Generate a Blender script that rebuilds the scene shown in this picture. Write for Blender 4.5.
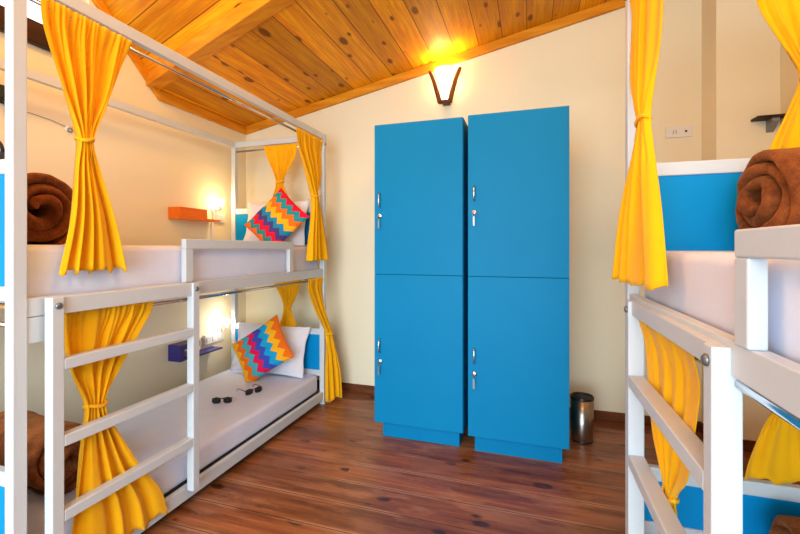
import bpy, bmesh, math, random
from mathutils import Vector, Matrix

random.seed(7)
PI = math.pi
S = bpy.context.scene
C = S.collection
for o in list(bpy.data.objects):
    bpy.data.objects.remove(o)

# ------------------------------------------------------------------ camera
cam_d = bpy.data.cameras.new('camera')
cam = bpy.data.objects.new('camera', cam_d)
C.objects.link(cam)
cam.location = (0, 0, 1.30)
cam.rotation_euler = (PI / 2, 0, math.atan2(130, 410))
cam_d.sensor_width = 36
cam_d.lens = 36 * 410 / 800
cam_d.shift_y = -19 / 800
cam_d.clip_start = 0.02
S.camera = cam

# ------------------------------------------------------------------ light, exposure
S.view_settings.view_transform = 'Standard'
S.view_settings.look = 'None'
S.view_settings.gamma = 1
S.view_settings.use_curve_mapping = False
S.view_settings.exposure = 0.06
S.cycles.use_denoising = True
W = bpy.data.worlds.new('daylight_sky')
S.world = W
W.use_nodes = True
W.node_tree.nodes['Background'].inputs[0].default_value = (0.85, 0.93, 1.0, 1)
W.node_tree.nodes['Background'].inputs[1].default_value = 3.0


def area(name, loc, rot, sx, sy, e, col):
    d = bpy.data.lights.new(name, 'AREA')
    d.shape = 'RECTANGLE'
    d.size, d.size_y, d.energy, d.color = sx, sy, e, col
    o = bpy.data.objects.new(name, d)
    o.location, o.rotation_euler = loc, rot
    C.objects.link(o)
    return o


def point(name, loc, e, col, r=0.03):
    d = bpy.data.lights.new(name, 'POINT')
    d.energy, d.color, d.shadow_soft_size = e, col, r
    o = bpy.data.objects.new(name, d)
    o.location = loc
    C.objects.link(o)
    return o


WARM = (1.0, 0.58, 0.22)
area('daylight_fill_high', (-0.45, -1.9, 2.35), (.72, 0, 0), 2.9, 1.2, 78, (0.70, 0.89, 1.0)).data.spread = 2.3  # added daylight fill inside the room, above and behind the camera
area('daylight_fill_low', (-0.35, -3.45, 1.0), (PI / 2 - .08, 0, 0), 3.2, 1.6, 62, (0.70, 0.88, 1.0)).data.spread = 1.7  # added low daylight fill for the lower bunks; there is no door
point('sconce_bulb', (-0.668, 3.325, 2.66), 9, (1.0, 0.58, 0.24), 0.05)
point('dormer_lamp', (-1.55, 1.15, 3.15), 46, (1.0, 0.53, 0.14), 0.2)
point('warm_fill', (0.35, 0.5, 3.05), 60, (1.0, 0.56, 0.18), 0.2)  # added warm fill for back wall and upper right, no real lamp there


# ------------------------------------------------------------------ materials
def newmat(name):
    m = bpy.data.materials.new(name)
    m.use_nodes = True
    nt = m.node_tree
    return m, nt, nt.nodes['Principled BSDF']


def lin(r, g, b):
    f = lambda c: (c / 255 / 12.92) if c <= 10 else ((c / 255 + .055) / 1.055) ** 2.4
    return (f(r), f(g), f(b), 1)


def nd(nt, t, **k):
    n = nt.nodes.new(t)
    for a, v in k.items():
        setattr(n, a, v)
    return n


def mathn(nt, op, a, b=None, c=None):
    n = nd(nt, 'ShaderNodeMath', operation=op)
    for i, v in enumerate((a, b, c)):
        if v is None:
            continue
        if isinstance(v, (int, float)):
            n.inputs[i].default_value = v
        else:
            nt.links.new(v, n.inputs[i])
    return n.outputs[0]


def mixc(nt, f, a, b, blend='MIX'):
    n = nd(nt, 'ShaderNodeMix', data_type='RGBA', blend_type=blend)
    for i, v in ((0, f), (6, a), (7, b)):
        if isinstance(v, (int, float)):
            n.inputs[i].default_value = v
        elif isinstance(v, tuple):
            n.inputs[i].default_value = v
        else:
            nt.links.new(v, n.inputs[i])
    return n.outputs[2]


def noise(nt, vec, scale, detail=4, rough=.5):
    n = nd(nt, 'ShaderNodeTexNoise')
    n.inputs['Scale'].default_value = scale
    n.inputs['Detail'].default_value = detail
    n.inputs['Roughness'].default_value = rough
    if vec is not None:
        nt.links.new(vec, n.inputs['Vector'])
    return n.outputs[0]


def maprange(nt, v, a, b, c=0, d=1):
    n = nd(nt, 'ShaderNodeMapRange')
    nt.links.new(v, n.inputs[0])
    for i, q in enumerate((a, b, c, d)):
        n.inputs[i + 1].default_value = q
    return n.outputs[0]


def bump(nt, bsdf, h, strength, dist=.01):
    n = nd(nt, 'ShaderNodeBump')
    n.inputs['Strength'].default_value = strength
    n.inputs['Distance'].default_value = dist
    nt.links.new(h, n.inputs['Height'])
    nt.links.new(n.outputs[0], bsdf.inputs['Normal'])


def simple(name, col, rough=.5, metal=0, var=.04, scale=6, bmp=0.0, spec=.5):
    m, nt, b = newmat(name)
    tc = nd(nt, 'ShaderNodeTexCoord')
    n = noise(nt, tc.outputs['Object'], scale)
    f = maprange(nt, n, .3, .7, 1 - var, 1 + var)
    v = nd(nt, 'ShaderNodeVectorMath', operation='SCALE')
    v.inputs[0].default_value = col[:3]
    nt.links.new(f, v.inputs['Scale'])
    nt.links.new(v.outputs[0], b.inputs['Base Color'])
    b.inputs['Roughness'].default_value = rough
    b.inputs['Metallic'].default_value = metal
    b.inputs['Specular IOR Level'].default_value = spec
    if bmp:
        bump(nt, b, noise(nt, tc.outputs['Object'], scale * 12), bmp)
    return m


def emit(name, col, s, base=(1, 1, 1, 1)):
    m, nt, b = newmat(name)
    b.inputs['Base Color'].default_value = base
    b.inputs['Emission Color'].default_value = col
    b.inputs['Emission Strength'].default_value = s
    return m


def planks(name, width, length, c_dark, c_mid, c_lite, rough, joint, knot=1.0, worn=0.0):
    """boards that run along U, laid side by side along V (UV in metres)"""
    m, nt, b = newmat(name)
    uv = nd(nt, 'ShaderNodeUVMap')
    sp = nd(nt, 'ShaderNodeSeparateXYZ')
    nt.links.new(uv.outputs[0], sp.inputs[0])
    u, v = sp.outputs[0], sp.outputs[1]
    row = mathn(nt, 'FLOOR', mathn(nt, 'DIVIDE', v, width))
    fr = mathn(nt, 'SUBTRACT', mathn(nt, 'DIVIDE', v, width), row)
    wn = nd(nt, 'ShaderNodeTexWhiteNoise', noise_dimensions='1D')
    nt.links.new(row, wn.inputs['W'])
    ush = mathn(nt, 'MULTIPLY_ADD', wn.outputs[0], 17.3, u)
    seg = mathn(nt, 'FLOOR', mathn(nt, 'DIVIDE', ush, length))
    ufr = mathn(nt, 'SUBTRACT', mathn(nt, 'DIVIDE', ush, length), seg)
    bid = mathn(nt, 'MULTIPLY_ADD', seg, 3.17, mathn(nt, 'MULTIPLY', row, 7.31))
    wb = nd(nt, 'ShaderNodeTexWhiteNoise', noise_dimensions='1D')
    nt.links.new(bid, wb.inputs['W'])
    # grain
    cv = nd(nt, 'ShaderNodeCombineXYZ')
    nt.links.new(mathn(nt, 'MULTIPLY', ush, 1.1), cv.inputs[0])
    nt.links.new(mathn(nt, 'MULTIPLY', v, 13), cv.inputs[1])
    nt.links.new(bid, cv.inputs[2])
    g = noise(nt, cv.outputs[0], 1.6, 6, .6)
    cv2 = nd(nt, 'ShaderNodeCombineXYZ')
    nt.links.new(mathn(nt, 'MULTIPLY', ush, 2.2), cv2.inputs[0])
    nt.links.new(mathn(nt, 'MULTIPLY', v, 70), cv2.inputs[1])
    nt.links.new(bid, cv2.inputs[2])
    g2 = noise(nt, cv2.outputs[0], 1.5, 4, .6)
    col = mixc(nt, maprange(nt, g, .32, .68), c_dark, c_lite)
    col = mixc(nt, .28, col, c_mid)
    tone = maprange(nt, wb.outputs[0], 0, 1, .72, 1.18)
    tv = nd(nt, 'ShaderNodeVectorMath', operation='SCALE')
    nt.links.new(col, tv.inputs[0])
    nt.links.new(mathn(nt, 'MULTIPLY', tone, maprange(nt, g2, .3, .7, .78, 1.18)), tv.inputs['Scale'])
    col = tv.outputs[0]
    # knots
    ck = nd(nt, 'ShaderNodeCombineXYZ')
    nt.links.new(mathn(nt, 'MULTIPLY', ush, 4.0), ck.inputs[0])
    nt.links.new(mathn(nt, 'MULTIPLY', v, 8.6), ck.inputs[1])
    vo = nd(nt, 'ShaderNodeTexVoronoi', voronoi_dimensions='2D')
    vo.inputs['Scale'].default_value = 1.0
    nt.links.new(ck.outputs[0], vo.inputs['Vector'])
    sc = nd(nt, 'ShaderNodeSeparateColor')
    nt.links.new(vo.outputs['Color'], sc.inputs[0])
    size = maprange(nt, sc.outputs[0], .45, 1, -.06, .20 * knot)
    kd = mathn(nt, 'ADD', vo.outputs['Distance'], mathn(nt, 'MULTIPLY_ADD', g, .08, -.04))
    kf = nd(nt, 'ShaderNodeMapRange', interpolation_type='SMOOTHSTEP')
    nt.links.new(mathn(nt, 'SUBTRACT', size, kd), kf.inputs[0])
    kf.inputs[1].default_value, kf.inputs[2].default_value = -.07, .05
    kdark = (c_dark[0] * .20, c_dark[1] * .14, c_dark[2] * .2, 1)
    col = mixc(nt, mathn(nt, 'MULTIPLY', kf.outputs[0], .85), col, kdark)
    if worn:
        cw = nd(nt, 'ShaderNodeCombineXYZ')
        nt.links.new(mathn(nt, 'MULTIPLY', u, 1.0), cw.inputs[0])
        nt.links.new(mathn(nt, 'MULTIPLY', v, 3.5), cw.inputs[1])
        w = noise(nt, cw.outputs[0], 2.2, 6, .65)
        wl = maprange(nt, w, .50, .66, 0, worn)
        col = mixc(nt, wl, col, lin(176, 120, 84))
        w2 = noise(nt, cw.outputs[0], 1.1, 5, .6)
        col = mixc(nt, maprange(nt, w2, .50, .68, 0, .5), col, lin(78, 40, 22))
    # joints
    e = mathn(nt, 'MINIMUM', fr, mathn(nt, 'SUBTRACT', 1, fr))
    jl = mathn(nt, 'LESS_THAN', e, joint / width)
    e2 = mathn(nt, 'MINIMUM', ufr, mathn(nt, 'SUBTRACT', 1, ufr))
    jl2 = mathn(nt, 'LESS_THAN', e2, joint / length)
    jj = mathn(nt, 'MAXIMUM', jl, jl2)
    col = mixc(nt, mathn(nt, 'MULTIPLY', jj, .8), col, kdark)
    if worn:   # bleached edges beside some joints
        ed = maprange(nt, e, joint / width, .1, 1, 0)
        sel = maprange(nt, noise(nt, cw.outputs[0], 1.7, 3), .44, .56)
        col = mixc(nt, mathn(nt, 'MULTIPLY', mathn(nt, 'MULTIPLY', ed, sel),
                             mathn(nt, 'SUBTRACT', .6, mathn(nt, 'MULTIPLY', jj, .6))), col, lin(196, 150, 112))
    nt.links.new(col, b.inputs['Base Color'])
    nt.links.new(maprange(nt, g, .3, .7, rough - .08, rough + .1), b.inputs['Roughness'])
    bump(nt, b, mathn(nt, 'SUBTRACT', mathn(nt, 'MULTIPLY', g2, .3), jj), .25, .004)
    return m


def timber(name, c_dark, c_lite, rough=.4, axis=0, scale=1.0):
    m, nt, b = newmat(name)
    tc = nd(nt, 'ShaderNodeTexCoord')
    mp = nd(nt, 'ShaderNodeMapping')
    s = [14, 14, 14]
    s[axis] = 1.2
    mp.inputs['Scale'].default_value = [q * scale for q in s]
    nt.links.new(tc.outputs['Object'], mp.inputs[0])
    g = noise(nt, mp.outputs[0], 1.5, 6, .6)
    col = mixc(nt, maprange(nt, g, .3, .7), c_dark, c_lite)
    nt.links.new(col, b.inputs['Base Color'])
    b.inputs['Specular IOR Level'].default_value = .2
    b.inputs['Roughness'].default_value = rough
    bump(nt, b, g, .1, .004)
    return m


def fabric(name, col, rough=.9, fold=.1, sheen=.3, weave=500, trans=0.0):
    m, nt, b = newmat(name)
    tc = nd(nt, 'ShaderNodeTexCoord')
    n = noise(nt, tc.outputs['Object'], 9, 5)
    f = maprange(nt, n, .3, .7, 1 - fold, 1 + fold * .6)
    v = nd(nt, 'ShaderNodeVectorMath', operation='SCALE')
    v.inputs[0].default_value = col[:3]
    nt.links.new(f, v.inputs['Scale'])
    nt.links.new(v.outputs[0], b.inputs['Base Color'])
    b.inputs['Roughness'].default_value = rough
    b.inputs['Sheen Weight'].default_value = sheen
    b.inputs['Specular IOR Level'].default_value = .2
    bump(nt, b, mathn(nt, 'MULTIPLY_ADD', noise(nt, tc.outputs['Object'], weave, 2), .25,
                      noise(nt, tc.outputs['Object'], 22, 4)), .25, .006)
    if trans:
        out = nt.nodes['Material Output']
        tr = nd(nt, 'ShaderNodeBsdfTranslucent')
        nt.links.new(v.outputs[0], tr.inputs[0])
        mx = nd(nt, 'ShaderNodeMixShader')
        mx.inputs[0].default_value = trans
        nt.links.new(b.outputs[0], mx.inputs[1])
        nt.links.new(tr.outputs[0], mx.inputs[2])
        nt.links.new(mx.outputs[0], out.inputs[0])
    return m


def zigzag(name, stops):
    m, nt, b = newmat(name)
    uv = nd(nt, 'ShaderNodeUVMap')
    sp = nd(nt, 'ShaderNodeSeparateXYZ')
    nt.links.new(uv.outputs[0], sp.inputs[0])
    tri = mathn(nt, 'PINGPONG', mathn(nt, 'MULTIPLY', sp.outputs[1], 4.6), .5)
    s = mathn(nt, 'SUBTRACT', mathn(nt, 'SUBTRACT', 1.04, sp.outputs[0]), mathn(nt, 'MULTIPLY', tri, .19))
    cr = nd(nt, 'ShaderNodeValToRGB')
    cr.color_ramp.interpolation = 'CONSTANT'
    el = cr.color_ramp.elements
    while len(el) < len(stops):
        el.new(.5)
    for e, (p, c) in zip(el, stops):
        e.position = p
    for i, (p, c) in enumerate(stops):
        el[i].position = p
        el[i].color = lin(*c)
    nt.links.new(s, cr.inputs[0])
    nt.links.new(cr.outputs[0], b.inputs['Base Color'])
    b.inputs['Roughness'].default_value = .85
    b.inputs['Specular IOR Level'].default_value = .2
    tc = nd(nt, 'ShaderNodeTexCoord')
    bump(nt, b, noise(nt, tc.outputs['Object'], 260, 2), .2, .004)
    return m


M = {}
M['wall'] = simple('cream_wall_paint', (.83, .765, .57), .85, 0, .025, 1.4, .05, .2)
M['white'] = simple('white_bed_paint', (.58, .645, .69), .42, 0, .02, 5, 0, .35)
M['blue'] = simple('blue_laminate', lin(0, 121, 172), .5, 0, .03, 2.2, 0, .12)
M['bluepanel'] = simple('blue_panel', lin(0, 140, 206), .5, 0, .03, 3, 0, .12)
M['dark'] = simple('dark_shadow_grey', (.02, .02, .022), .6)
M['chrome'] = simple('chrome', (.62, .63, .65), .16, 1, .03, 20)
M['steel'] = simple('brushed_steel', (.36, .33, .29), .30, 1, .06, 30)
M['bolt'] = simple('grey_bolt_metal', (.22, .24, .26), .4, .8, .1, 60)
M['black'] = simple('black_plastic', (.012, .012, .015), .3, 0, .1, 30)
M['sheet'] = fabric('white_sheet', (.71, .78, .97), .9, .03, .15, 420)
M['pillow'] = fabric('white_pillow_cotton', (.80, .82, .90), .9, .03, .2, 420)
M['curtain'] = fabric('yellow_curtain_cotton', lin(255, 194, 10), .85, .05, .15, 380, .18)
M['floor'] = planks('worn_floor_boards', .19, 30, lin(80, 38, 17), lin(130, 72, 36), lin(178, 110, 64), .36, .0024, 1.0, .8)
M['ceil'] = planks('pine_ceiling_boards', .19, 30, lin(204, 112, 2), lin(230, 150, 8), lin(250, 180, 20), .46, .0036, 1.1)
M['ceil'].node_tree.nodes['Principled BSDF'].inputs['Specular IOR Level'].default_value = .25
M['pine'] = timber('pine_trim', lin(190, 112, 10), lin(228, 156, 36), .45, 0)
M['pine_y'] = timber('pine_trim_lengthwise', lin(190, 112, 10), lin(228, 156, 36), .45, 1)
M['darkwood'] = timber('dark_brown_timber', lin(34, 22, 16), lin(66, 42, 28), .5, 1)
M['skirt'] = timber('brown_skirting', lin(78, 42, 22), lin(120, 66, 36), .5, 0)
M['orange'] = timber('orange_shelf_wood', lin(214, 98, 20), lin(240, 128, 30), .4, 1, .4)
M['purple'] = simple('purple_paint', lin(50, 42, 120), .45)
M['switch'] = simple('white_switch_plastic', (.78, .77, .75), .35)
M['armwood'] = timber('sconce_dark_wood', lin(72, 40, 20), lin(128, 74, 36), .45, 2)
M['glass'] = emit('glowing_frosted_shade', (1.0, .60, .26, 1), 13)
M['bulb'] = emit('glowing_lamp_bulb', (1.0, .84, .58, 1), 22)
M['lens'] = simple('dark_sunglass_lens', (.01, .01, .012), .08)


def blanket_mat():
    m, nt, b = newmat('brown_fleece')
    tc = nd(nt, 'ShaderNodeTexCoord')
    n = noise(nt, tc.outputs['Object'], 14, 5, .65)
    n2 = noise(nt, tc.outputs['Object'], 120, 3, .6)
    col = mixc(nt, maprange(nt, n, .35, .65), lin(84, 40, 16), lin(156, 88, 44))
    col = mixc(nt, maprange(nt, n2, .3, .7, 0, .35), col, lin(96, 44, 18))
    nt.links.new(col, b.inputs['Base Color'])
    b.inputs['Roughness'].default_value = .8
    b.inputs['Sheen Weight'].default_value = .6
    b.inputs['Sheen Tint'].default_value = lin(210, 140, 80)
    b.inputs['Specular IOR Level'].default_value = .15
    bump(nt, b, mathn(nt, 'ADD', n, n2), .5, .012)
    return m


M['fleece'] = blanket_mat()
TEAL, ORG, YEL = (38, 150, 158), (244, 118, 32), (255, 186, 30)
BLU, PUR, RED = (30, 140, 190), (74, 66, 140), (226, 24, 62)
M['zig_top'] = zigzag('zigzag_weave_red_teal', [(0, RED), (.08, TEAL), (.20, ORG), (.33, YEL), (.46, BLU), (.57, PUR), (.68, RED), (.80, TEAL), (.90, ORG)])
M['zig_low'] = zigzag('zigzag_weave_yellow_blue', [(0, ORG), (.09, YEL), (.22, (20, 168, 226)), (.36, (64, 84, 196)), (.50, (236, 30, 92)), (.62, (70, 178, 196)), (.74, ORG), (.86, YEL)])


# ------------------------------------------------------------------ mesh helpers
class MB:
    def __init__(s):
        s.v, s.f, s.uv = [], [], {}

    def add(s, vs, fs):
        n = len(s.v)
        s.v += [tuple(p) for p in vs]
        s.f += [tuple(i + n for i in f) for f in fs]
        return s

    def box(s, x0, x1, y0, y1, z0, z1):
        x0, x1 = sorted((x0, x1)); y0, y1 = sorted((y0, y1)); z0, z1 = sorted((z0, z1))
        return s.add([(x0, y0, z0), (x1, y0, z0), (x1, y1, z0), (x0, y1, z0), (x0, y0, z1), (x1, y0, z1), (x1, y1, z1), (x0, y1, z1)],
                     [(0, 3, 2, 1), (4, 5, 6, 7), (0, 1, 5, 4), (1, 2, 6, 5), (2, 3, 7, 6), (3, 0, 4, 7)])

    def prism(s, poly, d):
        """polygon (3-D points) extruded by the vector d"""
        n = len(poly)
        a = [Vector(p) for p in poly]
        b = [p + Vector(d) for p in a]
        return s.add(a + b, [tuple(range(n))[::-1], tuple(range(n, 2 * n))] + [(i, (i + 1) % n, n + (i + 1) % n, n + i) for i in range(n)])

    def tube(s, pts, r, k=12, cap=True):
        P = [Vector(p) for p in pts]
        R = r if isinstance(r, (list, tuple)) else [r] * len(P)
        vs, fs = [], []
        ref = None
        for i, p in enumerate(P):
            t = (P[min(i + 1, len(P) - 1)] - P[max(i - 1, 0)]).normalized()
            if ref is None:
                ref = t.orthogonal().normalized()
            a = (ref - t * ref.dot(t)).normalized()
            ref = a
            b = t.cross(a)
            for j in range(k):
                q = 2 * PI * j / k
                vs.append(p + (a * math.cos(q) + b * math.sin(q)) * R[i])
        for i in range(len(P) - 1):
            for j in range(k):
                fs.append((i * k + j, i * k + (j + 1) % k, (i + 1) * k + (j + 1) % k, (i + 1) * k + j))
        if cap:
            fs.append(tuple(range(k))[::-1])
            fs.append(tuple((len(P) - 1) * k + j for j in range(k)))
        return s.add(vs, fs)

    def lathe(s, prof, loc=(0, 0, 0), k=32, axis=2):
        """prof: (r, h) pairs revolved about an axis"""
        vs, fs = [], []
        for r, h in prof:
            for j in range(k):
                q = 2 * PI * j / k
                p = [r * math.cos(q), r * math.sin(q), h]
                if axis == 0:
                    p = [p[2], p[0], p[1]]
                elif axis == 1:
                    p = [p[1], p[2], p[0]]
                vs.append(tuple(p[i] + loc[i] for i in range(3)))
        for i in range(len(prof) - 1):
            for j in range(k):
                fs.append((i * k + j, i * k + (j + 1) % k, (i + 1) * k + (j + 1) % k, (i + 1) * k + j))
        fs.append(tuple(range(k))[::-1])
        fs.append(tuple((len(prof) - 1) * k + j for j in range(k)))
        return s.add(vs, fs)

    def build(s, name, mat, parent=None, bevel=0, smooth=False, origin=None, segs=2):
        o0 = Vector(origin) if origin is not None else Vector((0, 0, 0))
        if origin is None and parent is None and s.v:
            xs, ys, zs = zip(*s.v)
            o0 = Vector(((min(xs) + max(xs)) / 2, (min(ys) + max(ys)) / 2, min(zs)))
        elif origin is None and parent is not None:
            o0 = WORLD[parent.name]
        me = bpy.data.meshes.new(name)
        me.from_pydata([tuple(Vector(p) - o0) for p in s.v], [], s.f)
        bm = bmesh.new()
        bm.from_mesh(me)
        bmesh.ops.recalc_face_normals(bm, faces=bm.faces)
        bm.to_mesh(me)
        bm.free()
        me.materials.append(mat)
        o = bpy.data.objects.new(name, me)
        C.objects.link(o)
        if parent is not None:
            o.parent = parent
            o.location = o0 - WORLD[parent.name]
        else:
            o.location = o0
        WORLD[o.name] = o0
        if smooth:
            for p in me.polygons:
                p.use_smooth = True
        if bevel:
            b = o.modifiers.new('bevel', 'BEVEL')
            b.width, b.segments, b.limit_method = bevel, segs, 'ANGLE'
            b.angle_limit = .6
            b.harden_normals = False
        return o


WORLD = {}


def tag(o, label, cat, group=None):
    o['label'], o['category'] = label, cat
    if group:
        o['group'] = group
    return o


def thing(name, loc, label, cat, group=None):
    o = bpy.data.objects.new(name, None)
    o.empty_display_size = .1
    o.location = loc
    C.objects.link(o)
    WORLD[o.name] = Vector(loc)
    return tag(o, label, cat, group)


def struct(o):
    o['kind'] = 'structure'
    return o


def box(name, mat, parent, x0, x1, y0, y1, z0, z1, bevel=.004, label=None):
    o = MB().box(x0, x1, y0, y1, z0, z1).build(name, mat, parent, bevel)
    if label:
        o['label'] = label
    return o


def uvmesh(name, polys, mat):
    """polys: list of (points, uvs)"""
    me = bpy.data.meshes.new(name)
    vs, fs, uvs = [], [], []
    for pts, uv in polys:
        n = len(vs)
        vs += pts
        fs.append(tuple(range(n, n + len(pts))))
        uvs += uv
    me.from_pydata(vs, [], fs)
    l = me.uv_layers.new(name='UVMap')
    for i, u in enumerate(uvs):
        l.data[i].uv = u
    me.materials.append(mat)
    o = bpy.data.objects.new(name, me)
    C.objects.link(o)
    return o


# ------------------------------------------------------------------ room shell
XL, XR, YB, YF = -2.69, 1.5, 3.42, -3.6
SL, Z0, YK, DS = .20, 2.495, 2.405, .96      # ceiling slope, eave height, valley start, dormer slope
VK = -SL / DS
cz = lambda x: Z0 + SL * (x - XL)
yv = lambda x: YK + VK * (x - XL)

struct(uvmesh('floor', [([(XL - .1, YF - .1, 0), (XR + .1, YF - .1, 0), (XR + .1, YB + .1, 0), (XL - .1, YB + .1, 0)],
                         [(XL - .1, YF - .1), (XR + .1, YF - .1), (XR + .1, YB + .1), (XL - .1, YB + .1)])], M['floor']))


def ceil_poly(pts, along):
    a = Vector(along).normalized()
    n = (Vector(pts[1]) - Vector(pts[0])).cross(Vector(pts[2]) - Vector(pts[0])).normalized()
    b = n.cross(a)
    if b.x + b.y < 0:
        b = -b
    return (pts, [(a.dot(Vector(p)), b.dot(Vector(p))) for p in pts])


val = (1, VK, SL)
main = [(XL, YK, Z0), (XR, yv(XR), cz(XR)), (XR, YB, cz(XR)), (XL, YB, Z0)]
dorm = [(XL, YK, Z0), (XL, YK - 1, Z0 + DS), (XR, yv(XR) - 1, cz(XR) + DS), (XR, yv(XR), cz(XR))]
high = [(XL, YK - 1, Z0 + DS), (XL, YF, Z0 + DS), (XR, YF, cz(XR) + DS), (XR, yv(XR) - 1, cz(XR) + DS)]
struct(uvmesh('ceiling', [ceil_poly(main, (0, 1, 0)), ceil_poly(dorm, val), ceil_poly(high, (0, 1, 0))], M['ceil']))

T = .12
# left wall with the high gable window
WY0, WY1, WZ0, WZ1 = .30, 1.90, 2.575, 2.97
w = MB()
w.prism([(XL, YF, 0), (XL, YB, 0), (XL, YB, Z0 + .05), (XL, YK, Z0 + .05), (XL, YK - (WZ0 - Z0) / DS, WZ0), (XL, YF, WZ0)], (-T, 0, 0))
w.prism([(XL, WY1, WZ0), (XL, YK - (WZ0 - Z0) / DS, WZ0), (XL, YK - (WZ1 - Z0) / DS, WZ1 + .02), (XL, WY1, WZ1 + .02)], (-T, 0, 0))
w.prism([(XL, YF, WZ0), (XL, WY0, WZ0), (XL, WY0, WZ1), (XL, YF, WZ1)], (-T, 0, 0))
w.prism([(XL, YF, WZ1), (XL, YK - (WZ1 - Z0) / DS, WZ1), (XL, YK - 1, Z0 + DS + .04), (XL, YF, Z0 + DS + .04)], (-T, 0, 0))
struct(w.build('wall_left', M['wall'], origin=(0, 0, 0)))
# back wall with the corner pier
w = MB()
w.prism([(XL - T, YB, 0), (XR + T, YB, 0), (XR + T, YB, cz(XR) + .05), (XL - T, YB, Z0 + .02)], (0, T, 0))
w.prism([(1.161, 3.18, 0), (XR, 3.18, 0), (XR, 3.18, cz(XR) + .02), (1.161, 3.18, cz(1.161) + .02)], (0, YB - 3.18, 0))
struct(w.build('wall_back', M['wall'], origin=(0, 0, 0)))
struct(MB().box(XR, XR + T, YF - T, YB, 0, cz(XR) + DS + .05).build('wall_right', M['wall'], origin=(0, 0, 0)))
w = MB()
FX0, FX1, FZ0, FZ1 = -1.8, 1.3, .15, 2.45
w.box(XL - T, FX0, YF - T, YF, 0, 4.4)
w.box(FX1, XR, YF - T, YF, 0, 4.4)
w.box(FX0, FX1, YF - T, YF, 0, FZ0)
w.box(FX0, FX1, YF - T, YF, FZ1, 4.4)
struct(w.build('wall_front', M['wall'], origin=(0, 0, 0)))

wf = thing('window_1', (XL, (WY0 + WY1) / 2, WZ0), 'high gable window above dark beam on left wall', 'window')
del wf['category'], wf['label']
struct(wf)
m = MB()
for a in ((WY0, WY0 + .05, WZ0, WZ1), (WY1 - .05, WY1, WZ0, WZ1), (WY0 + .05, WY1 - .05, WZ1 - .05, WZ1), (.98, 1.03, WZ0, WZ1 - .05)):
    m.box(XL - .09, XL - .04, *a)
m.build('window_frame', M['white'], wf, .004)
wf2 = thing('window_2', (-.25, YF, FZ0), '', '')
del wf2['category'], wf2['label']
struct(wf2)
m = MB()
for a in ((FX0, FX0 + .06, FZ0, FZ1), (FX1 - .06, FX1, FZ0, FZ1), (FX0 + .06, FX1 - .06, FZ1 - .06, FZ1), (FX0 + .06, FX1 - .06, FZ0, FZ0 + .06)):
    m.box(a[0], a[1], YF - .11, YF - .06, a[2], a[3])
m.build('window_frame', M['white'], wf2, .004)

# trims: back cornice, eave, dormer edge, valley beam, dark tie beam
TH = .075
struct(MB().prism([(XL, YB - .03, Z0), (XR, YB - .03, cz(XR)), (XR, YB - .03, cz(XR) - TH), (XL, YB - .03, Z0 - TH)], (0, .03, 0)).build('trim_1', M['pine'], None, .004))
struct(MB().box(XL, XL + .03, YK, YB - .03, Z0 - TH, Z0).build('trim_2', M['pine_y'], None, .004))
dk = TH * .95
struct(MB().prism([(XL, YK, Z0), (XL, YK - 1, Z0 + DS), (XL, YK - 1, Z0 + DS - dk), (XL, YK, Z0 - dk)], (.03, 0, 0)).build('trim_3', M['pine_y'], None, .003))
a, b = Vector((XL, YK, Z0)), Vector((XR, yv(XR), cz(XR)))
dn, sd = Vector((0, 0, -.014)), Vector((0, -.10, .01))
struct(MB().prism([a + Vector((0, .0, .01)), a + dn, a + dn + sd, a + sd + Vector((0, 0, .12))], b - a).build('trim_4', M['pine'], None, .006))
struct(MB().prism([(XL, YF, 2.45), (XL, 1.93, 2.45), (XL, 1.93, 2.575), (XL, YF, 2.575)], (.05, 0, 0)).build('trim_5', M['darkwood'], None, .006))
struct(MB().box(XL + .001, XL + .016, YF, YB, 0, .07).build('baseboard_left', M['skirt'], None, .003))
struct(MB().box(XL + .016, 1.161, YB - .016, YB, 0, .07).box(1.145, 1.161, 3.164, YB - .016, 0, .07).box(1.161, XR, 3.164, 3.18, 0, .07).build('baseboard_back', M['skirt'], None, .003))


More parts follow.
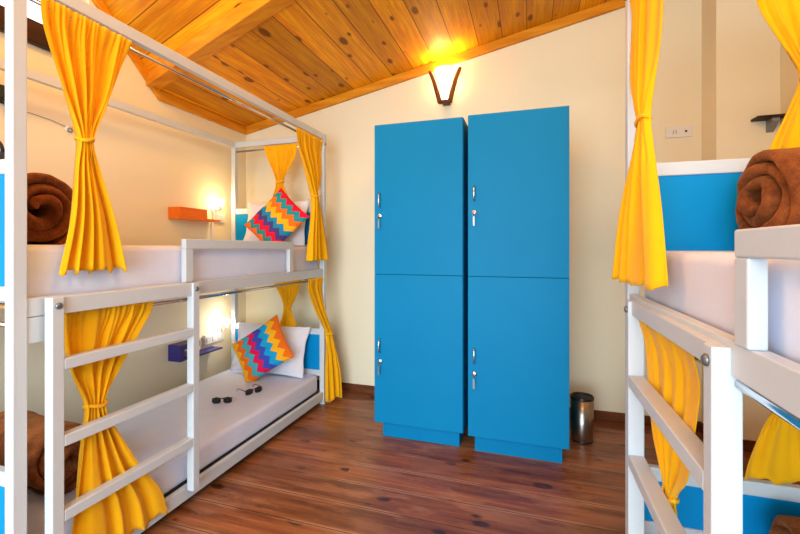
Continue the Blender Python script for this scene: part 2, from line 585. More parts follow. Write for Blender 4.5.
# ------------------------------------------------------------------ bunk beds
def bunk(label, xf, sgn, y_end, sy, width, length, xl, rungs, ends, top, lad_y, lad_w, lad_top, guard, rod_z=1.04, bar=.062):
    """xf front plane, sgn = direction towards the wall side, y_end the ladder end, sy direction to the far end, xl outer face of the ladder"""
    X = lambda d: xf + sgn * d
    Y = lambda d: y_end + sy * d
    t = thing('bunk_bed', (X(width / 2), Y(length / 2), 0), label, 'bunk bed', 'white canopy bunk beds')
    p = .042
    for dx in (0, width - p):
        for dy in (0, length - p):
            box('post', M['white'], t, X(dx), X(dx + p), Y(dy), Y(dy + p), 0, top, .003)
    for dx in (.004, width - p + .004):     # long canopy rails
        box('canopy_rail', M['white'], t, X(dx), X(dx + .034), Y(p), Y(length - p), top - .05, top, .003)
    for dy in (.004, length - p + .004):
        box('canopy_rail', M['white'], t, X(p), X(width - p), Y(dy), Y(dy + .034), top - .05, top, .003)
    for z0, z1 in ((1.062, 1.127), (.04, .105)):
        for dx in (.006, width - .036):
            box('side_rail', M['white'], t, X(dx), X(dx + .03), Y(p), Y(length - p), z0, z1, .003)
    box('corner_block', M['white'], t, X(.006), X(.030), Y(p), Y(lad_y[0] + .03), .97, 1.060, .003)
    for z0, z1, mm in ((1.09, 1.10, 'ply'), (.09, .10, 'dark')):  # lower board coloured dark to stand in for shade in the mattress gap
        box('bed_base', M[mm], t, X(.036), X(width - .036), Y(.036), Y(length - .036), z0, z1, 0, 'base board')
    for dy, (cu, bu, cl) in zip((.006, length - .036), ends):
        for zb, zc in ((bu, cu), (.28, cl)):
            box('end_panel', M['bluepanel'], t, X(p), X(width - p), Y(dy + .006), Y(dy + .024), zb, zc - .05, .002, 'blue panel')
            box('panel_cap', M['white'], t, X(p), X(width - p), Y(dy), Y(dy + .03), zc - .05, zc, .004)
            box('end_rail', M['white'], t, X(p), X(width - p), Y(dy), Y(dy + .03), zb - .05, zb, .004)
    for z in (top - .085, rod_z):
        for a in (((X(.022), Y(p), z), (X(.022), Y(length - p), z)), ((X(p), Y(.02), z), (X(width - p), Y(.02), z)), ((X(p), Y(length - .02), z), (X(width - p), Y(length - .02), z))):
            MB().tube(a, .0085 if sgn < 0 else .0105, 14).build('curtain_rod', M['chrome'], t, smooth=True)['label'] = 'chrome rod'
    for dy in (p / 2, length - p / 2):
        m = MB().lathe([(.011, 0), (.011, .004), (.007, .007)], k=12, axis=0)
        m.v = [(X(0) - sgn * abs(a), b + Y(dy), c + top - .085) for a, b, c in m.v]
        m.build('bolt', M['bolt'], t, smooth=True)['label'] = 'grey bolt head'
    # ladder
    l0, l1 = lad_y
    q = .04
    lad = MB().box(xl, xl + sgn * lad_w, Y(l0), Y(l0 + q), .10, lad_top).build('ladder', M['white'], t, .003)
    MB().box(xl, xl + sgn * lad_w, Y(l1 - q), Y(l1), .10, lad_top).build('ladder_post', M['white'], lad, .003)
    for z in rungs:
        MB().box(xl, xl + sgn * lad_w, Y(l0 + q), Y(l1 - q), z - .040, z).build('rung', M['white'], lad, .003)
    MB().box(xl + sgn * .010, xl + sgn * (lad_w - .002), Y(l0 + q), Y(l1 - q), lad_top - bar, lad_top).build('top_bar', M['white'], lad, .003)
    for dy in (l0 + q / 2, l1 - q / 2):
        m = MB().lathe([(.012, 0), (.012, .004), (.008, .008)], k=14, axis=0)
        m.v = [(xl - sgn * abs(a), b + Y(dy), c + lad_top - .03) for a, b, c in m.v]
        m.build('bolt', M['bolt'], lad, smooth=True)['label'] = 'grey bolt head'
    # guard rail: an inverted U on top of the rail
    g0, g1, gz = guard
    gx0, gx1 = X(.0), X(.030)
    m = MB()
    m.box(gx0, gx1, Y(g0), Y(g0 + .05), 1.127, gz - .05)
    m.box(gx0, gx1, Y(g1 - .05), Y(g1), 1.127, gz - .05)
    m.box(gx0, gx1, Y(g0), Y(g1), gz - .05, gz)
    m.build('guard_rail', M['white'], t, .004)
    return t


M['ply'] = timber('pale_plywood', lin(176, 120, 66), lin(206, 154, 98), .6, 1)
bunk('white metal bunk bed left of the blue lockers, orange shelf on its wall', -1.630, -1, .905, 1, .93, 2.19, -1.578, (.906, .632, .365),
     ((1.60, 1.17, .545), (1.650, 1.33, .625)), 2.25, (.085, .75), .04, 1.127, (.715, 1.69, 1.345))
bunk('white metal bunk bed at the right, close to the camera', .350, 1, 1.772, -1, 1.02, 2.19, .326, (.858, .582, .306),
     ((1.616, 1.29, .484), (1.650, 1.33, .625)), 2.34, (.132, .858), .050, 1.114, (.885, 1.88, 1.333), 1.048, .048)


# ------------------------------------------------------------------ mattresses
def mattress(label, x0, x1, y0, y1, z0, z1):
    m = MB()
    nx, ny = 14, 30
    cols = []
    r = .03
    # rounded slab made from a grid of top, sides and bottom
    x0, x1 = sorted((x0, x1)); y0, y1 = sorted((y0, y1))
    bm = bmesh.new()
    bmesh.ops.create_cube(bm, size=1)
    for v in bm.verts:
        v.co = Vector(((x0 + x1) / 2 + v.co.x * (x1 - x0), (y0 + y1) / 2 + v.co.y * (y1 - y0), (z0 + z1) / 2 + v.co.z * (z1 - z0)))
    bmesh.ops.bevel(bm, geom=list(bm.edges), offset=r, segments=5, affect='EDGES', profile=.5)
    o0 = Vector(((x0 + x1) / 2, (y0 + y1) / 2, z0))
    bmesh.ops.translate(bm, verts=bm.verts, vec=-o0)
    me = bpy.data.meshes.new('mattress')
    bm.to_mesh(me)
    bm.free()
    for p in me.polygons:
        p.use_smooth = True
    me.materials.append(M['sheet'])
    o = bpy.data.objects.new('mattress', me)
    o.location = o0
    C.objects.link(o)
    WORLD[o.name] = o0
    tag(o, label, 'mattress', 'white mattresses in the bunks')
    return o


mattress('white sheeted mattress on the top deck of left bunk', -1.678, -2.515, .955, 3.045, 1.10, 1.312)
mattress('white sheeted mattress on the bottom deck of left bunk, sunglasses on it', -1.678, -2.515, .955, 3.045, .10, .246)
mattress('white sheeted mattress on the top deck of right bunk', .398, 1.325, -.37, 1.72, 1.10, 1.288)
mattress('white sheeted mattress on the bottom deck of right bunk', .398, 1.325, -.37, 1.72, .10, .246)


# ------------------------------------------------------------------ pillows and cushions
def pillow(name, label, cat, loc, face, tilt, roll, a, b, h, mat, flange=0, group=None, pinch=.07, zmin=0):
    n = 26
    hx, hy = Vector(face[:2]).normalized()
    N = Vector((math.cos(tilt) * hx, math.cos(tilt) * hy, math.sin(tilt)))
    R = Vector((0, 0, 1)).cross(N).normalized()
    U = N.cross(R)
    Rr = R * math.cos(roll) + U * math.sin(roll)
    Ur = N.cross(Rr)
    vs, uv, fs = [], [], []
    for side in (1, -1):
        for i in range(n + 1):
            for j in range(n + 1):
                x, y = 2 * i / n - 1, 2 * j / n - 1
                ex, ey = abs(x) / (1 - flange), abs(y) / (1 - flange)
                k = 0
                if ex < 1 and ey < 1:
                    k = ((1 - ex ** 2.4) * (1 - ey ** 2.4)) ** .55
                wob = .004 * math.sin(7 * x + 3 * y) + .004 * math.sin(9 * y - 2 * x)
                px = a * x * (1 - pinch * (1 - y * y))
                py = b * y * (1 - pinch * (1 - x * x))
                pz = side * (h * k + .003) + wob * (1 if flange else .6)
                v = Rr * px + Ur * py + N * pz
                if v.z + loc[2] < zmin + .004:      # the lowest corner is squashed on the mattress
                    v.z = zmin + .004 - loc[2] + .05 * (v.z + loc[2] - zmin) * 0 + (.003 if side > 0 else 0)
                vs.append(v)
                uv.append(((x + 1) / 2, (y + 1) / 2))
    q = (n + 1) ** 2
    for s in (0, 1):
        for i in range(n):
            for j in range(n):
                f = [s * q + i * (n + 1) + j, s * q + (i + 1) * (n + 1) + j, s * q + (i + 1) * (n + 1) + j + 1, s * q + i * (n + 1) + j + 1]
                fs.append(tuple(f if s == 0 else f[::-1]))
    ring = [i * (n + 1) for i in range(n + 1)] + [n * (n + 1) + j for j in range(1, n + 1)] + [i * (n + 1) + n for i in range(n - 1, -1, -1)] + [j for j in range(n - 1, 0, -1)]
    for k in range(len(ring)):
        c, d = ring[k], ring[(k + 1) % len(ring)]
        fs.append((d, c, c + q, d + q))
    me = bpy.data.meshes.new(name)
    me.from_pydata([tuple(v) for v in vs], [], fs)
    l = me.uv_layers.new(name='UVMap')
    for lo in me.loops:
        l.data[lo.index].uv = uv[lo.vertex_index]
    for p in me.polygons:
        p.use_smooth = True
    me.materials.append(mat)
    o = bpy.data.objects.new(name, me)
    o.location = loc
    C.objects.link(o)
    WORLD[o.name] = Vector(loc)
    return tag(o, label, cat, group)


pillow('pillow', 'plain white pillow behind the zigzag cushion on top deck of left bunk', 'pillow', (-2.035, 2.965, 1.505), (.1, -1), .25, 0, .285, .20, .055, M['pillow'], .09, 'white pillows at the bunk head', zmin=1.313)
pillow('pillow', 'plain white pillow behind the zigzag cushion on bottom deck of left bunk', 'pillow', (-2.085, 2.955, .452), (.05, -1), .28, -.02, .345, .205, .06, M['pillow'], .09, 'white pillows at the bunk head', zmin=.247)
pillow('cushion', 'zigzag cushion with red corner and teal stripes, on top deck of left bunk', 'cushion', (-1.915, 2.80, 1.515), (.10, -1), .26, .83, .212, .186, .06, M['zig_top'], 0, 'zigzag cushions', zmin=1.313)
pillow('cushion', 'zigzag cushion with bright yellow and sky blue stripes, on bottom deck', 'cushion', (-2.035, 2.78, .485), (0, -1), .28, .60, .232, .190, .06, M['zig_low'], 0, 'zigzag cushions', zmin=.247)


# ------------------------------------------------------------------ rolled blankets
def roll(label, loc, axis, R, L, turns, seed, start):
    """a thick fleece rolled up: a round-edged band swept along a spiral"""
    rnd = random.Random(seed)
    ax = Vector(axis).normalized()
    up = Vector((0, 0, 1))
    sd = up.cross(ax).normalized()
    n, arc, strips = 230, 8, 12
    r0 = .030
    pitch = (R - r0) / turns
    ph = [rnd.uniform(0, 6) for _ in range(8)]
    vs, fs = [], []
    for i in range(n + 1):
        t = i / n
        q = start - (1 - t) * turns * 2 * PI
        fade = min(1, i / 8, (n - i) / 10) ** .5 if 0 < i < n else 0.12
        th = pitch * (.80 + .08 * math.sin(2.2 * q + ph[0])) * max(.15, fade)
        h = th / 2
        r = r0 + (R - pitch * .5 - r0) * t
        bul = .030 * (1 - t) ** 1.5 + .010 * math.sin(1.7 * q + ph[2])
        prof = []                                   # (axial, radial, along 0..1)
        for k in range(arc + 1):
            a = PI / 2 + PI * k / arc
            prof.append((h + math.cos(a) * h - bul, math.sin(a) * h))
        for k in range(1, strips):
            prof.append((h + (L - 2 * h) * k / strips, -h))
        for k in range(arc + 1):
            a = -PI / 2 + PI * k / arc
            prof.append((L - h + math.cos(a) * h + bul, math.sin(a) * h))
        for k in range(1, strips):
            prof.append((L - h - (L - 2 * h) * k / strips, h))
        m = len(prof)
        for s_, dr in prof:
            w = 1 + .022 * math.sin(2 * q + ph[1] + 5 * s_) + .016 * math.sin(3 * q + ph[3] - 7 * s_)
            rr = r * w + dr * (1 + .12 * math.sin(9 * s_ + ph[4] + q))
            vs.append(ax * s_ + sd * (math.cos(q) * rr) + up * (math.sin(q) * rr * .97 + R * .985))
        if i:
            for k in range(m):
                fs.append(((i - 1) * m + k, i * m + k, i * m + (k + 1) % m, (i - 1) * m + (k + 1) % m))
    fs.append(tuple(range(m)))
    fs.append(tuple(n * m + k for k in range(m))[::-1])
    lo = min(v.z for v in vs)
    me = bpy.data.meshes.new('blanket')
    me.from_pydata([(v.x, v.y, v.z - lo) for v in vs], [], fs)
    bm = bmesh.new()
    bm.from_mesh(me)
    bmesh.ops.recalc_face_normals(bm, faces=bm.faces)
    bm.to_mesh(me)
    bm.free()
    for p in me.polygons:
        p.use_smooth = True
    me.materials.append(M['fleece'])
    o = bpy.data.objects.new('blanket', me)
    o.location = loc
    C.objects.link(o)
    WORLD[o.name] = Vector(loc)
    tx = bpy.data.textures.new('crumple', 'CLOUDS')
    tx.noise_scale = .06
    dp = o.modifiers.new('crumple', 'DISPLACE')
    dp.texture, dp.strength, dp.mid_level = tx, .010, .5
    return tag(o, label, 'blanket', 'rolled brown blankets')


roll('rolled brown fleece blanket on top deck of left bunk, behind the yellow curtain', (-1.98, 1.205, 1.312), (-1, .12, 0), .186, .46, 2.7, 1, -1.9)
roll('rolled brown fleece blanket on bottom deck of left bunk, behind the ladder', (-1.88, 1.225, .246), (-1, .1, 0), .168, .50, 2.7, 2, -1.2)
roll('rolled brown fleece blanket on top deck of right bunk, beside the blue panel', (.665, 1.525, 1.288), (1, .10, 0), .176, .48, 3.1, 3, -1.2)
roll('rolled brown fleece blanket on bottom deck of right bunk', (.755, 1.545, .246), (1, .1, 0), .138, .48, 2.6, 4, -2.0)


# ------------------------------------------------------------------ curtains
def curtain(label, rows, nf, seed, tie=None, side=-1, cols=130):
    """rows from top to bottom: (z, (x,y) one edge, (x,y) other edge, fold depth)"""
    rnd = random.Random(seed)
    zs = [r[0] for r in rows]
    vals = [(r[1][0], r[1][1], r[2][0], r[2][1], r[3]) for r in rows]

    def at(z):
        for i in range(len(zs) - 1):
            if z >= zs[i + 1] or i == len(zs) - 2:
                break
        h = zs[i] - zs[i + 1]
        s = min(max((zs[i] - z) / h, 0), 1)
        out = []
        for k in range(5):
            p1, p2 = vals[i][k], vals[i + 1][k]
            d = p2 - p1
            m1 = d if i == 0 else (p2 - vals[i - 1][k]) / (zs[i - 1] - zs[i + 1]) * h
            m2 = d if i == len(zs) - 2 else (vals[i + 2][k] - p1) / (zs[i] - zs[i + 2]) * h
            s2, s3 = s * s, s ** 3
            out.append((2 * s3 - 3 * s2 + 1) * p1 + (s3 - 2 * s2 + s) * m1 + (-2 * s3 + 3 * s2) * p2 + (s3 - s2) * m2)
        return out

    nr = max(30, int((zs[0] - zs[-1]) / .018))
    ph = [rnd.uniform(0, 2 * PI) for _ in range(6)]
    loc = Vector(((rows[0][1][0] + rows[0][2][0]) / 2, (rows[0][1][1] + rows[0][2][1]) / 2, rows[-1][0]))
    vs, fs = [], []
    for i in range(nr + 1):
        f = i / nr
        z = zs[0] + (zs[-1] - zs[0]) * f
        x0, y0, x1, y1, amp = at(z)
        d = Vector((x1 - x0, y1 - y0, 0))
        n = Vector((-d.y, d.x, 0)).normalized()
        for j in range(cols + 1):
            t = j / cols
            tw = t + .05 * math.sin(2 * PI * 1.3 * t + ph[0] + .9 * f) + .025 * math.sin(2 * PI * 2.9 * t + ph[1])
            gat = max(math.exp(-f * 7), math.exp(-((z - tie) / .10) ** 2) if tie else 0)   # fine gathers at the rod and at the tie
            w = math.sin(2 * PI * nf * .50 * tw + ph[2] + .8 * math.sin(2.6 * f + ph[3]))
            w1 = math.sin(2 * PI * nf * 1.1 * tw + ph[5] + 1.1 * f)
            w2 = math.sin(2 * PI * nf * 1.9 * tw + ph[4] + .6 * math.sin(5 * t + ph[1]))
            off = amp * (.72 * w * (1 - .65 * gat) + (.12 + .12 * gat) * w1 + (.03 + .45 * gat) * w2)
            head = math.exp(-((z - zs[0]) / .06) ** 2)
            off = off * (1 - .62 * head) + side * .017 * head
            # bunch round at the waist
            wd = d.length
            rnd_w = max(0, 1 - wd / .16)
            tt = t + rnd_w * .06 * math.sin(2 * PI * nf * t + ph[2] + 1.2)
            p = Vector((x0, y0, z)) + d * tt + n * off
            p.z += .008 * math.sin(2 * PI * nf * .5 * t + ph[1]) * f + .004 * math.sin(2 * PI * nf * t + ph[3]) * f
            vs.append(p - loc)
    k = cols + 1
    for i in range(nr):
        for j in range(cols):
            fs.append((i * k + j, (i + 1) * k + j, (i + 1) * k + j + 1, i * k + j + 1))
    me = bpy.data.meshes.new('curtain')
    me.from_pydata([tuple(v) for v in vs], [], fs)
    for p in me.polygons:
        p.use_smooth = True
    me.materials.append(M['curtain'])
    o = bpy.data.objects.new('curtain', me)
    o.location = loc
    C.objects.link(o)
    WORLD[o.name] = loc
    so = o.modifiers.new('cloth', 'SOLIDIFY')
    so.thickness, so.offset = .003, 0
    tag(o, label, 'curtain', 'yellow bunk curtains')
    if tie is not None:
        x0, y0, x1, y1, amp = at(tie)
        c = Vector(((x0 + x1) / 2, (y0 + y1) / 2, tie))
        d = Vector((x1 - x0, y1 - y0, 0))
        n = Vector((-d.y, d.x, 0)).normalized()
        hw = d.length / 2 + .004
        d.normalize()
        ra = amp + .006
        vs, fs = [], []
        kk, mm = 32, 8
        for i in range(kk):
            q = 2 * PI * i / kk
            cc = d * math.cos(q) * hw + n * math.sin(q) * ra
            nn = (d * math.cos(q) * ra + n * math.sin(q) * hw).normalized()
            for j in range(mm):
                s = 2 * PI * j / mm
                vs.append(c + cc + nn * math.cos(s) * .004 + Vector((0, 0, math.sin(s) * .007 + .006 * math.sin(q * 2 + ph[0]))))
        for i in range(kk):
            for j in range(mm):
                fs.append((i * mm + j, ((i + 1) % kk) * mm + j, ((i + 1) % kk) * mm + (j + 1) % mm, i * mm + (j + 1) % mm))
        MB().add(vs, fs).build('tie_band', M['curtain'], o, smooth=True)
    return o


xc = -1.652
curtain('yellow curtain tied at the waist, nearest the camera on top deck of left bunk',
        [(2.19, (xc, .985), (xc, 1.335), .020), (2.10, (xc, 1.0), (xc, 1.315), .022), (1.90, (xc, 1.06), (xc, 1.25), .026), (1.76, (xc, 1.112), (xc, 1.185), .026), (1.71, (-1.646, 1.12), (-1.646, 1.172), .024),
         (1.62, (-1.643, 1.105), (-1.643, 1.195), .028), (1.42, (-1.632, 1.075), (-1.632, 1.255), .034), (1.21, (-1.628, 1.03), (-1.628, 1.31), .036)], 9, 11, 1.718)
curtain('yellow curtain tied at the waist, far front corner of top deck of left bunk',
        [(2.19, (xc, 2.63), (xc, 3.04), .018), (2.08, (xc, 2.67), (xc, 3.035), .022), (1.90, (xc, 2.79), (xc, 3.02), .03), (1.76, (xc, 2.88), (xc, 2.99), .028), (1.71, (-1.646, 2.90), (-1.646, 2.98), .026),
         (1.62, (-1.64, 2.88), (-1.64, 3.0), .03), (1.42, (-1.628, 2.81), (-1.628, 3.06), .034), (1.205, (-1.622, 2.78), (-1.610, 3.10), .036)], 8, 12, 1.715)
curtain('yellow curtain tied at the waist, hanging at head of top deck behind the cushion',
        [(2.19, (-2.215, 3.07), (-1.885, 3.07), .012), (2.10, (-2.19, 3.07), (-1.905, 3.07), .012), (1.95, (-2.12, 3.07), (-1.99, 3.07), .016), (1.87, (-2.10, 3.07), (-2.03, 3.07), .016),
         (1.78, (-2.125, 3.07), (-2.00, 3.07), .014), (1.66, (-2.19, 3.075), (-1.92, 3.075), .009), (1.62, (-2.2, 3.075), (-1.89, 3.075), .009)], 8, 13, 1.875)
curtain('yellow curtain tied at the waist, behind the ladder on bottom deck of left bunk',
        [(1.058, (xc, 1.062), (xc, 1.44), .018), (1.00, (xc, 1.065), (xc, 1.425), .02), (.84, (-1.648, 1.09), (-1.648, 1.31), .024), (.72, (-1.642, 1.135), (-1.642, 1.235), .024), (.675, (-1.640, 1.145), (-1.640, 1.22), .022),
         (.58, (-1.638, 1.13), (-1.638, 1.25), .024), (.36, (-1.632, 1.10), (-1.632, 1.36), .024), (.20, (-1.624, 1.07), (-1.624, 1.46), .018), (.07, (-1.622, 1.06), (-1.622, 1.50), .014)], 8, 14, .682)
curtain('yellow curtain tied at the waist, far post of bottom deck of left bunk',
        [(1.058, (xc, 2.81), (xc, 3.04), .016), (.98, (xc, 2.83), (xc, 3.045), .02), (.78, (-1.642, 2.95), (-1.632, 3.085), .026), (.62, (-1.625, 3.06), (-1.608, 3.135), .026), (.57, (-1.62, 3.075), (-1.60, 3.14), .024),
         (.46, (-1.605, 3.06), (-1.58, 3.165), .026), (.25, (-1.595, 3.03), (-1.555, 3.215), .03), (.03, (-1.59, 3.02), (-1.545, 3.235), .03)], 7, 15, .578)
curtain('yellow curtain tied at the waist, hanging at head of bottom deck behind the white pillow',
        [(1.058, (-2.13, 3.07), (-1.84, 3.07), .012), (.98, (-2.11, 3.07), (-1.86, 3.07), .012), (.85, (-2.04, 3.07), (-1.92, 3.07), .016), (.79, (-2.02, 3.07), (-1.955, 3.07), .016),
         (.70, (-2.045, 3.07), (-1.925, 3.07), .014), (.60, (-2.09, 3.07), (-1.88, 3.07), .009), (.56, (-2.1, 3.07), (-1.87, 3.07), .009)], 7, 16, .80)
curtain('yellow curtain tied at the waist, front of top deck of right bunk',
        [(2.28, (.365, 1.72), (.365, 1.36), .014), (2.15, (.362, 1.715), (.362, 1.36), .015), (1.92, (.355, 1.68), (.355, 1.375), .015), (1.78, (.345, 1.575), (.345, 1.41), .015), (1.705, (.342, 1.515), (.342, 1.43), .013),
         (1.60, (.336, 1.56), (.338, 1.40), .018), (1.42, (.322, 1.65), (.338, 1.34), .022), (1.185, (.314, 1.735), (.335, 1.27), .024)], 7, 17, 1.705)
curtain('yellow curtain tied at the waist, behind the ladder on bottom deck of right bunk',
        [(1.066, (.374, 1.585), (.374, 1.10), .010), (.98, (.382, 1.58), (.382, 1.12), .012), (.84, (.386, 1.565), (.386, 1.17), .012), (.70, (.388, 1.53), (.388, 1.22), .013), (.62, (.39, 1.45), (.39, 1.305), .012), (.575, (.39, 1.415), (.39, 1.345), .010),
         (.50, (.39, 1.435), (.39, 1.315), .012), (.34, (.390, 1.50), (.390, 1.25), .014), (.12, (.388, 1.53), (.388, 1.20), .014)], 7, 18, .577)
curtain('yellow curtain tied at the waist, at end of top deck above the rolled blanket',
        [(2.28, (.74, 1.75), (1.12, 1.75), .012), (2.14, (.772, 1.75), (1.08, 1.75), .013), (1.98, (.85, 1.75), (1.01, 1.75), .016), (1.89, (.885, 1.75), (.965, 1.75), .016),
         (1.80, (.855, 1.745), (1.0, 1.745), .014), (1.66, (.79, 1.725), (1.09, 1.725), .009), (1.625, (.78, 1.72), (1.1, 1.72), .009)], 8, 19, 1.885)
curtain('yellow curtain at end of bottom deck of right bunk, above the blue panel',
        [(1.058, (.74, 1.75), (1.03, 1.75), .012), (.98, (.76, 1.75), (1.01, 1.75), .012), (.86, (.81, 1.75), (.95, 1.75), .016), (.79, (.83, 1.75), (.915, 1.75), .016),
         (.70, (.78, 1.75), (.98, 1.75), .014), (.56, (.725, 1.735), (1.03, 1.735), .012), (.50, (.71, 1.725), (1.05, 1.725), .010)], 7, 20, .79)


# ------------------------------------------------------------------ lockers
def locker(label, x0, x1, y0, z_top, zm, hx, hz, lz):
    yb = 3.12
    t = thing('locker', ((x0 + x1) / 2, (y0 + yb) / 2, 0), label, 'locker', 'blue lockers')
    box('cabinet_body', M['blue'], t, x0, x1, y0 + .02, yb, .118, z_top, .002)
    box('plinth', M['blue'], t, x0 + .035, x1 - .035, y0 + .075, yb - .02, 0, .118, .002)
    for k, (za, zb) in enumerate(((.122, zm - .0015), (zm + .0015, z_top - .003))):
        d = box('door', M['blue'], t, x0 + .002, x1 - .002, y0, y0 + .019, za, zb, .002)
        hzk, lzk = hz[k], lz[k]
        m = MB().tube([(hx, y0, hzk + .045), (hx, y0 - .018, hzk + .043), (hx, y0 - .026, hzk + .03), (hx, y0 - .028, hzk), (hx, y0 - .026, hzk - .03), (hx, y0 - .018, hzk - .043), (hx, y0, hzk - .045)], .0055, 10)
        m.build('handle', M['chrome'], d, smooth=True)['label'] = 'chrome bow handle'
        m = MB().lathe([(.0165, y0), (.0165, y0 - .005), (.012, y0 - .009)], (hx, 0, lzk), 20, 1)
        m.build('lock', M['chrome'], d, smooth=True)['label'] = 'round chrome lock'
        m = MB().box(hx - .001, hx + .001, y0 - .03, y0 - .008, lzk - .004, lzk + .004)
        m.tube([(hx + .009 * math.sin(a), y0 - .028, lzk - .012 + .012 * math.cos(a)) for a in [2 * PI * i / 12 for i in range(13)]], .0012, 6)
        m.box(hx - .006, hx + .006, y0 - .029, y0 - .027, lzk - .085, lzk - .026)
        m.build('key', M['bolt'], d, .001)['label'] = 'grey key on a ring'
    return t


locker('tall blue two-door locker beside the left bunk, left of the pair', -1.008, -.405, 2.60, 2.135, 1.1225, -.966, (.640, 1.622), (.535, 1.517))
locker('tall blue two-door locker beside the steel waste bin', -.373, .221, 2.58, 2.135, 1.1225, -.331, (.628, 1.640), (.514, 1.522))

# ------------------------------------------------------------------ waste bin
bx, by = .336, 3.02
t = thing('waste_bin', (bx, by, 0), 'small steel waste bin on the floor beside the right locker', 'bin')
MB().lathe([(.066, .006), (.070, .012), (.073, .285), (.070, .285), (.066, .03)], (bx, by, 0), 40).build('bin_body', M['steel'], t, smooth=True)
MB().lathe([(.0735, .284), (.0755, .289), (.0755, .297), (.0725, .301), (.0665, .300), (.065, .292), (.0735, .284)], (bx, by, 0), 40).build('rim', M['black'], t, smooth=True)['label'] = 'black rim'
MB().lathe([(.066, 0), (.069, .002), (.069, .012), (.066, .014)], (bx, by, 0), 40).build('base_ring', M['black'], t, smooth=True)['label'] = 'black base ring'
MB().lathe([(.064, .294), (.058, .04), (.001, .035)], (bx, by, 0), 32).build('liner', M['dark'], t, smooth=True)['label'] = 'dark inner bucket'

# ------------------------------------------------------------------ wall sconce
sx, sy = -.668, 3.325
t = thing('wall_sconce', (sx, YB, 2.49), 'glowing wall sconce with dark wooden arms above the blue lockers', 'wall lamp')
MB().lathe([(.022, 2.52), (.030, 2.55), (.040, 2.60), (.056, 2.68), (.082, 2.765), (.080, 2.765), (.053, 2.68), (.036, 2.60), (.020, 2.53)], (sx, sy, 0), 32).build('lamp_shade', M['glass'], t, smooth=True)['label'] = 'glowing frosted cone shade'
for s in (-1, 1):
    arc = [(.022, 2.492), (.034, 2.54), (.050, 2.60), (.072, 2.67), (.100, 2.740)]
    out = [(.118, 2.768), (.138, 2.768), (.134, 2.750), (.108, 2.68), (.086, 2.60), (.070, 2.54), (.058, 2.492)]
    MB().prism([(sx + s * a, sy - .014, z) for a, z in arc + out], (0, .028, 0)).build('side_arm', M['armwood'], t, .002)
box('bottom_block', M['armwood'], t, sx - .045, sx + .045, sy - .022, sy + .022, 2.492, 2.515, .003)
box('cross_bar', M['bolt'], t, sx - .056, sx + .056, sy - .045, sy - .040, 2.574, 2.580, .001)
box('wall_plate', M['armwood'], t, sx - .03, sx + .03, sy + .022, YB, 2.50, 2.60, .003)

# ------------------------------------------------------------------ shelves and lamps on the left wall
t = thing('wall_shelf', (XL, 2.72, 1.53), 'small orange wooden shelf on the wall above the top deck', 'shelf')
box('base_board', M['orange'], t, XL, XL + .12, 2.50, 2.935, 1.528, 1.544, .002)
box('front_lip', M['orange'], t, XL + .106, XL + .12, 2.50, 2.78, 1.544, 1.62, .002)
box('side_board', M['orange'], t, XL, XL + .106, 2.50, 2.514, 1.544, 1.62, .002)
t = thing('wall_shelf', (XL, 2.72, .43), 'small purple shelf on the wall above the bottom deck', 'shelf')
box('base_board', M['purple'], t, XL, XL + .12, 2.50, 2.96, .418, .432, .002)
box('side_board', M['purple'], t, XL, XL + .12, 2.50, 2.545, .432, .545, .002)
box('top_board', M['purple'], t, XL, XL + .12, 2.545, 2.70, .505, .545, .002)
tag(MB().box(XL + .02, XL + .10, 2.60, 2.70, .432, .47).build('box', M['switch'], None, .004), 'small pale box sitting inside the purple shelf', 'box')


def bed_lamp(label, y, z, e, group, col=WARM):
    t = thing('reading_lamp', (XL, y, z), label, 'lamp', group)
    MB().lathe([(.032, XL), (.032, XL + .012), (.02, XL + .018)], (0, y, z - .01), 24, 0).build('wall_rose', M['switch'], t, smooth=True)
    MB().tube([(XL + .012, y, z - .01), (XL + .05, y, z - .012), (XL + .075, y, z - .002), (XL + .08, y, z + .012)], .007, 10).build('arm', M['chrome'], t, smooth=True)
    MB().lathe([(.012, .0), (.018, .004), (.018, .02), (.012, .022)], (XL + .08, y, z + .008), 20).build('socket', M['switch'], t, smooth=True)
    pr = [(.012, 0), (.018, .008), (.026, .022), (.029, .036), (.025, .052), (.014, .062), (.002, .065)]
    MB().lathe(pr, (XL + .08, y, z + .028), 20).build('light_bulb', M['bulb'], t, smooth=True)['label'] = 'glowing bulb'
    point('lamp_light', (XL + .145, y - .01, z + .06), e, col, .03)


bed_lamp('glowing warm reading lamp on the wall above the top deck, beside orange shelf', 2.985, 1.645, 2.6, 'reading lamps by the bunks')
bed_lamp('glowing warm reading lamp on the wall of bottom deck, beside the white pillow', 3.055, .575, 3.4, 'reading lamps by the bunks', (1.0, .84, .68))


def plate_x(label, y0, y1, z0, z1, group, n=2):
    t = thing('switch_plate', (XL, (y0 + y1) / 2, z0), label, 'switch', group)
    box('plate', M['switch'], t, XL, XL + .022, y0, y1, z0, z1, .004)
    for i in range(n):
        w = (y1 - y0 - .03) / n
        box('rocker', M['white'], t, XL + .022, XL + .027, y0 + .015 + i * w, y0 + .015 + i * w + w * .8, z0 + .02, z1 - .02, .002)


plate_x('white switch plate on left wall under the lamp of the top deck', 2.965, 3.10, 1.53, 1.615, 'white wall switches', 2)
plate_x('white switch plate on left wall of the bottom deck, above purple shelf', 2.86, 3.09, .462, .545, 'white wall switches', 3)
m = MB().box(XL, XL + .018, 2.945, 2.967, 1.32, 1.528)
tag(m.build('cable_conduit', M['switch'], None, .003), 'thin white cable conduit running down the wall below the orange shelf', 'conduit')

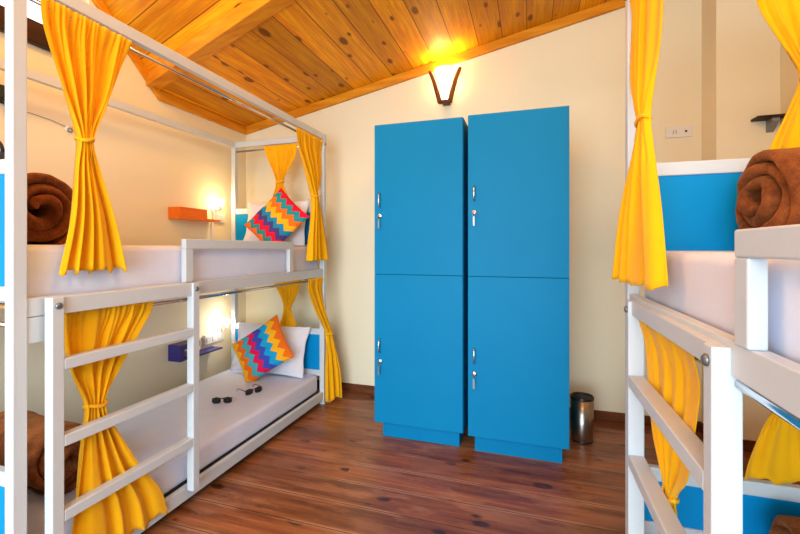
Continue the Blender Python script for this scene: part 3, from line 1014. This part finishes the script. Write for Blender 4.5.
# back wall socket
t = thing('power_socket', (1.0, YB, 2.09), 'white double socket plate on back wall above right bunk', 'socket')
box('plate', M['switch'], t, .935, 1.105, YB - .012, YB, 2.095, 2.175, .004)
for x in (.985, 1.005):
    MB().prism([(x - .006, YB - .0135, 2.118), (x - .002, YB - .0135, 2.118), (x + .003 if x < 1 else x - .003, YB - .0135, 2.148), (x - .001 if x < 1 else x - .007, YB - .0135, 2.148)], (0, .003, 0)).build('socket_mark', M['bolt'], t)
MB().lathe([(.008, YB - .014), (.008, YB - .011)], (1.062, 0, 2.135), 14, 1).build('socket_hole', M['black'], t)['label'] = 'small dark round hole'

# hook and wire on the left wall, hook at the frame edge, bag on the end panel
t = thing('wall_hook', (XL, 1.775, 2.03), 'small metal ring hook with a thin wire on left wall', 'hook')
MB().lathe([(.02, XL), (.02, XL + .006), (.014, XL + .009)], (0, 1.775, 2.03), 18, 0).build('plate', M['switch'], t, smooth=True)
MB().tube([(XL + .018, 1.775 + .013 * math.cos(a), 2.018 + .013 * math.sin(a)) for a in [2 * PI * i / 16 for i in range(17)]], .003, 8).build('ring', M['bolt'], t, smooth=True)
MB().tube([(XL + .006, 1.76, 2.035), (XL + .005, 1.68, 2.052), (XL + .005, 1.58, 2.06), (XL + .005, 1.45, 2.065)], .0018, 6).build('wire', M['bolt'], t, smooth=True)
t = thing('coat_hook', (XL, 1.44, 2.08), 'dark green metal coat hook at left edge of the wall', 'hook')
M['greenmetal'] = simple('dark_green_metal', lin(58, 66, 58), .45, .5)
MB().box(XL, XL + .012, 1.425, 1.462, 2.07, 2.17).build('plate', M['greenmetal'], t, .004)
MB().tube([(XL + .008, 1.443, 2.10), (XL + .03, 1.443, 2.075), (XL + .05, 1.443, 2.05), (XL + .07, 1.443, 2.06), (XL + .078, 1.443, 2.09)], .007, 10).build('hook_arm', M['greenmetal'], t, smooth=True)

# black bag at the foot of the top deck
t = thing('bag', (-1.885, .978, 1.312), 'black soft bag on top deck of left bunk, at the far left edge', 'bag')
M['bagcloth'] = fabric('black_bag_cloth', (.014, .014, .016), .75, .1, .2, 300)
prof = [(-.125, 0), (.125, 0), (.132, .14), (.118, .27), (.07, .335), (-.02, .352), (-.085, .33), (-.122, .25), (-.132, .12)]
MB().prism([(-1.885 + a, .950, 1.313 + z) for a, z in prof], (0, .056, 0)).build('bag_body', M['bagcloth'], t, .016, segs=4)
MB().tube([(-1.885 + .07 * math.cos(q), .978, 1.645 + .055 * math.sin(q)) for q in [PI * k / 12 for k in range(13)]], .006, 8).build('handle', M['bagcloth'], t, smooth=True)

# ------------------------------------------------------------------ shelf by the right wall
t = thing('wall_shelf', (1.42, 3.18, 2.1), 'narrow dark shelf high on the corner pier behind the yellow curtain', 'shelf')
box('base_board', M['darkwood'], t, 1.345, 1.495, 3.09, 3.18, 2.106, 2.120, .002)
M['grey'] = simple('grey_metal', (.25, .26, .27), .45, .5)
MB().prism([(1.425, 3.18, 2.106), (1.425, 3.105, 2.106), (1.425, 3.105, 2.085), (1.425, 3.18, 2.03)], (.04, 0, 0)).build('bracket', M['grey'], t, .002)['label'] = 'grey metal bracket'


# ------------------------------------------------------------------ sunglasses on the lower mattress
def sunglasses(label, loc, yaw, folded):
    t = thing('sunglasses', loc, label, 'sunglasses', 'black sunglasses on the bottom mattress')
    z = loc[2]
    R = Matrix.Rotation(yaw, 3, 'Z')
    P = lambda x, y, h: Vector(loc) + R @ Vector((x, y, h))
    m = MB()
    for s in (-1, 1):
        lens = []
        for a in [2 * PI * i / 20 for i in range(20)]:
            cx, cy = math.cos(a), math.sin(a)
            lens.append(P(s * .036 + .029 * math.copysign(abs(cx) ** .75, cx), -.002 - .003 * abs(cx), .024 + .021 * math.copysign(abs(cy) ** .8, cy)))
        MB().prism(lens, R @ Vector((0, .004, 0))).build('lens', M['lens'], t, .001)
    fr = MB()
    fr.tube([P(-.064, .004, .036), P(-.036, -.001, .044), (P(0, -.003, .036)), P(.036, -.001, .044), P(.064, .004, .036)], .0035, 8)
    fr.build('frame', M['black'], t, smooth=True)
    for s in (-1, 1):
        if folded:
            pts = [P(s * .064, .004, .036), P(s * .06, .012, .034), P(s * .0, .02 + .006 * s, .03), P(-s * .05, .022 + .006 * s, .018)]
        else:
            pts = [P(s * .064, .004, .036), P(s * .066, .04, .036), P(s * .066, .09, .034), P(s * .064, .115, .026), P(s * .062, .132, .008)]
        MB().tube(pts, .0028, 8).build('temple', M['black'], t, smooth=True)
    return t


sunglasses('black sunglasses with two dark lenses facing the camera, on white mattress', (-1.985, 2.28, .246), .45, True)
sunglasses('black sunglasses with arms open, just below the bright zigzag cushion', (-1.90, 2.50, .246), 1.15, False)
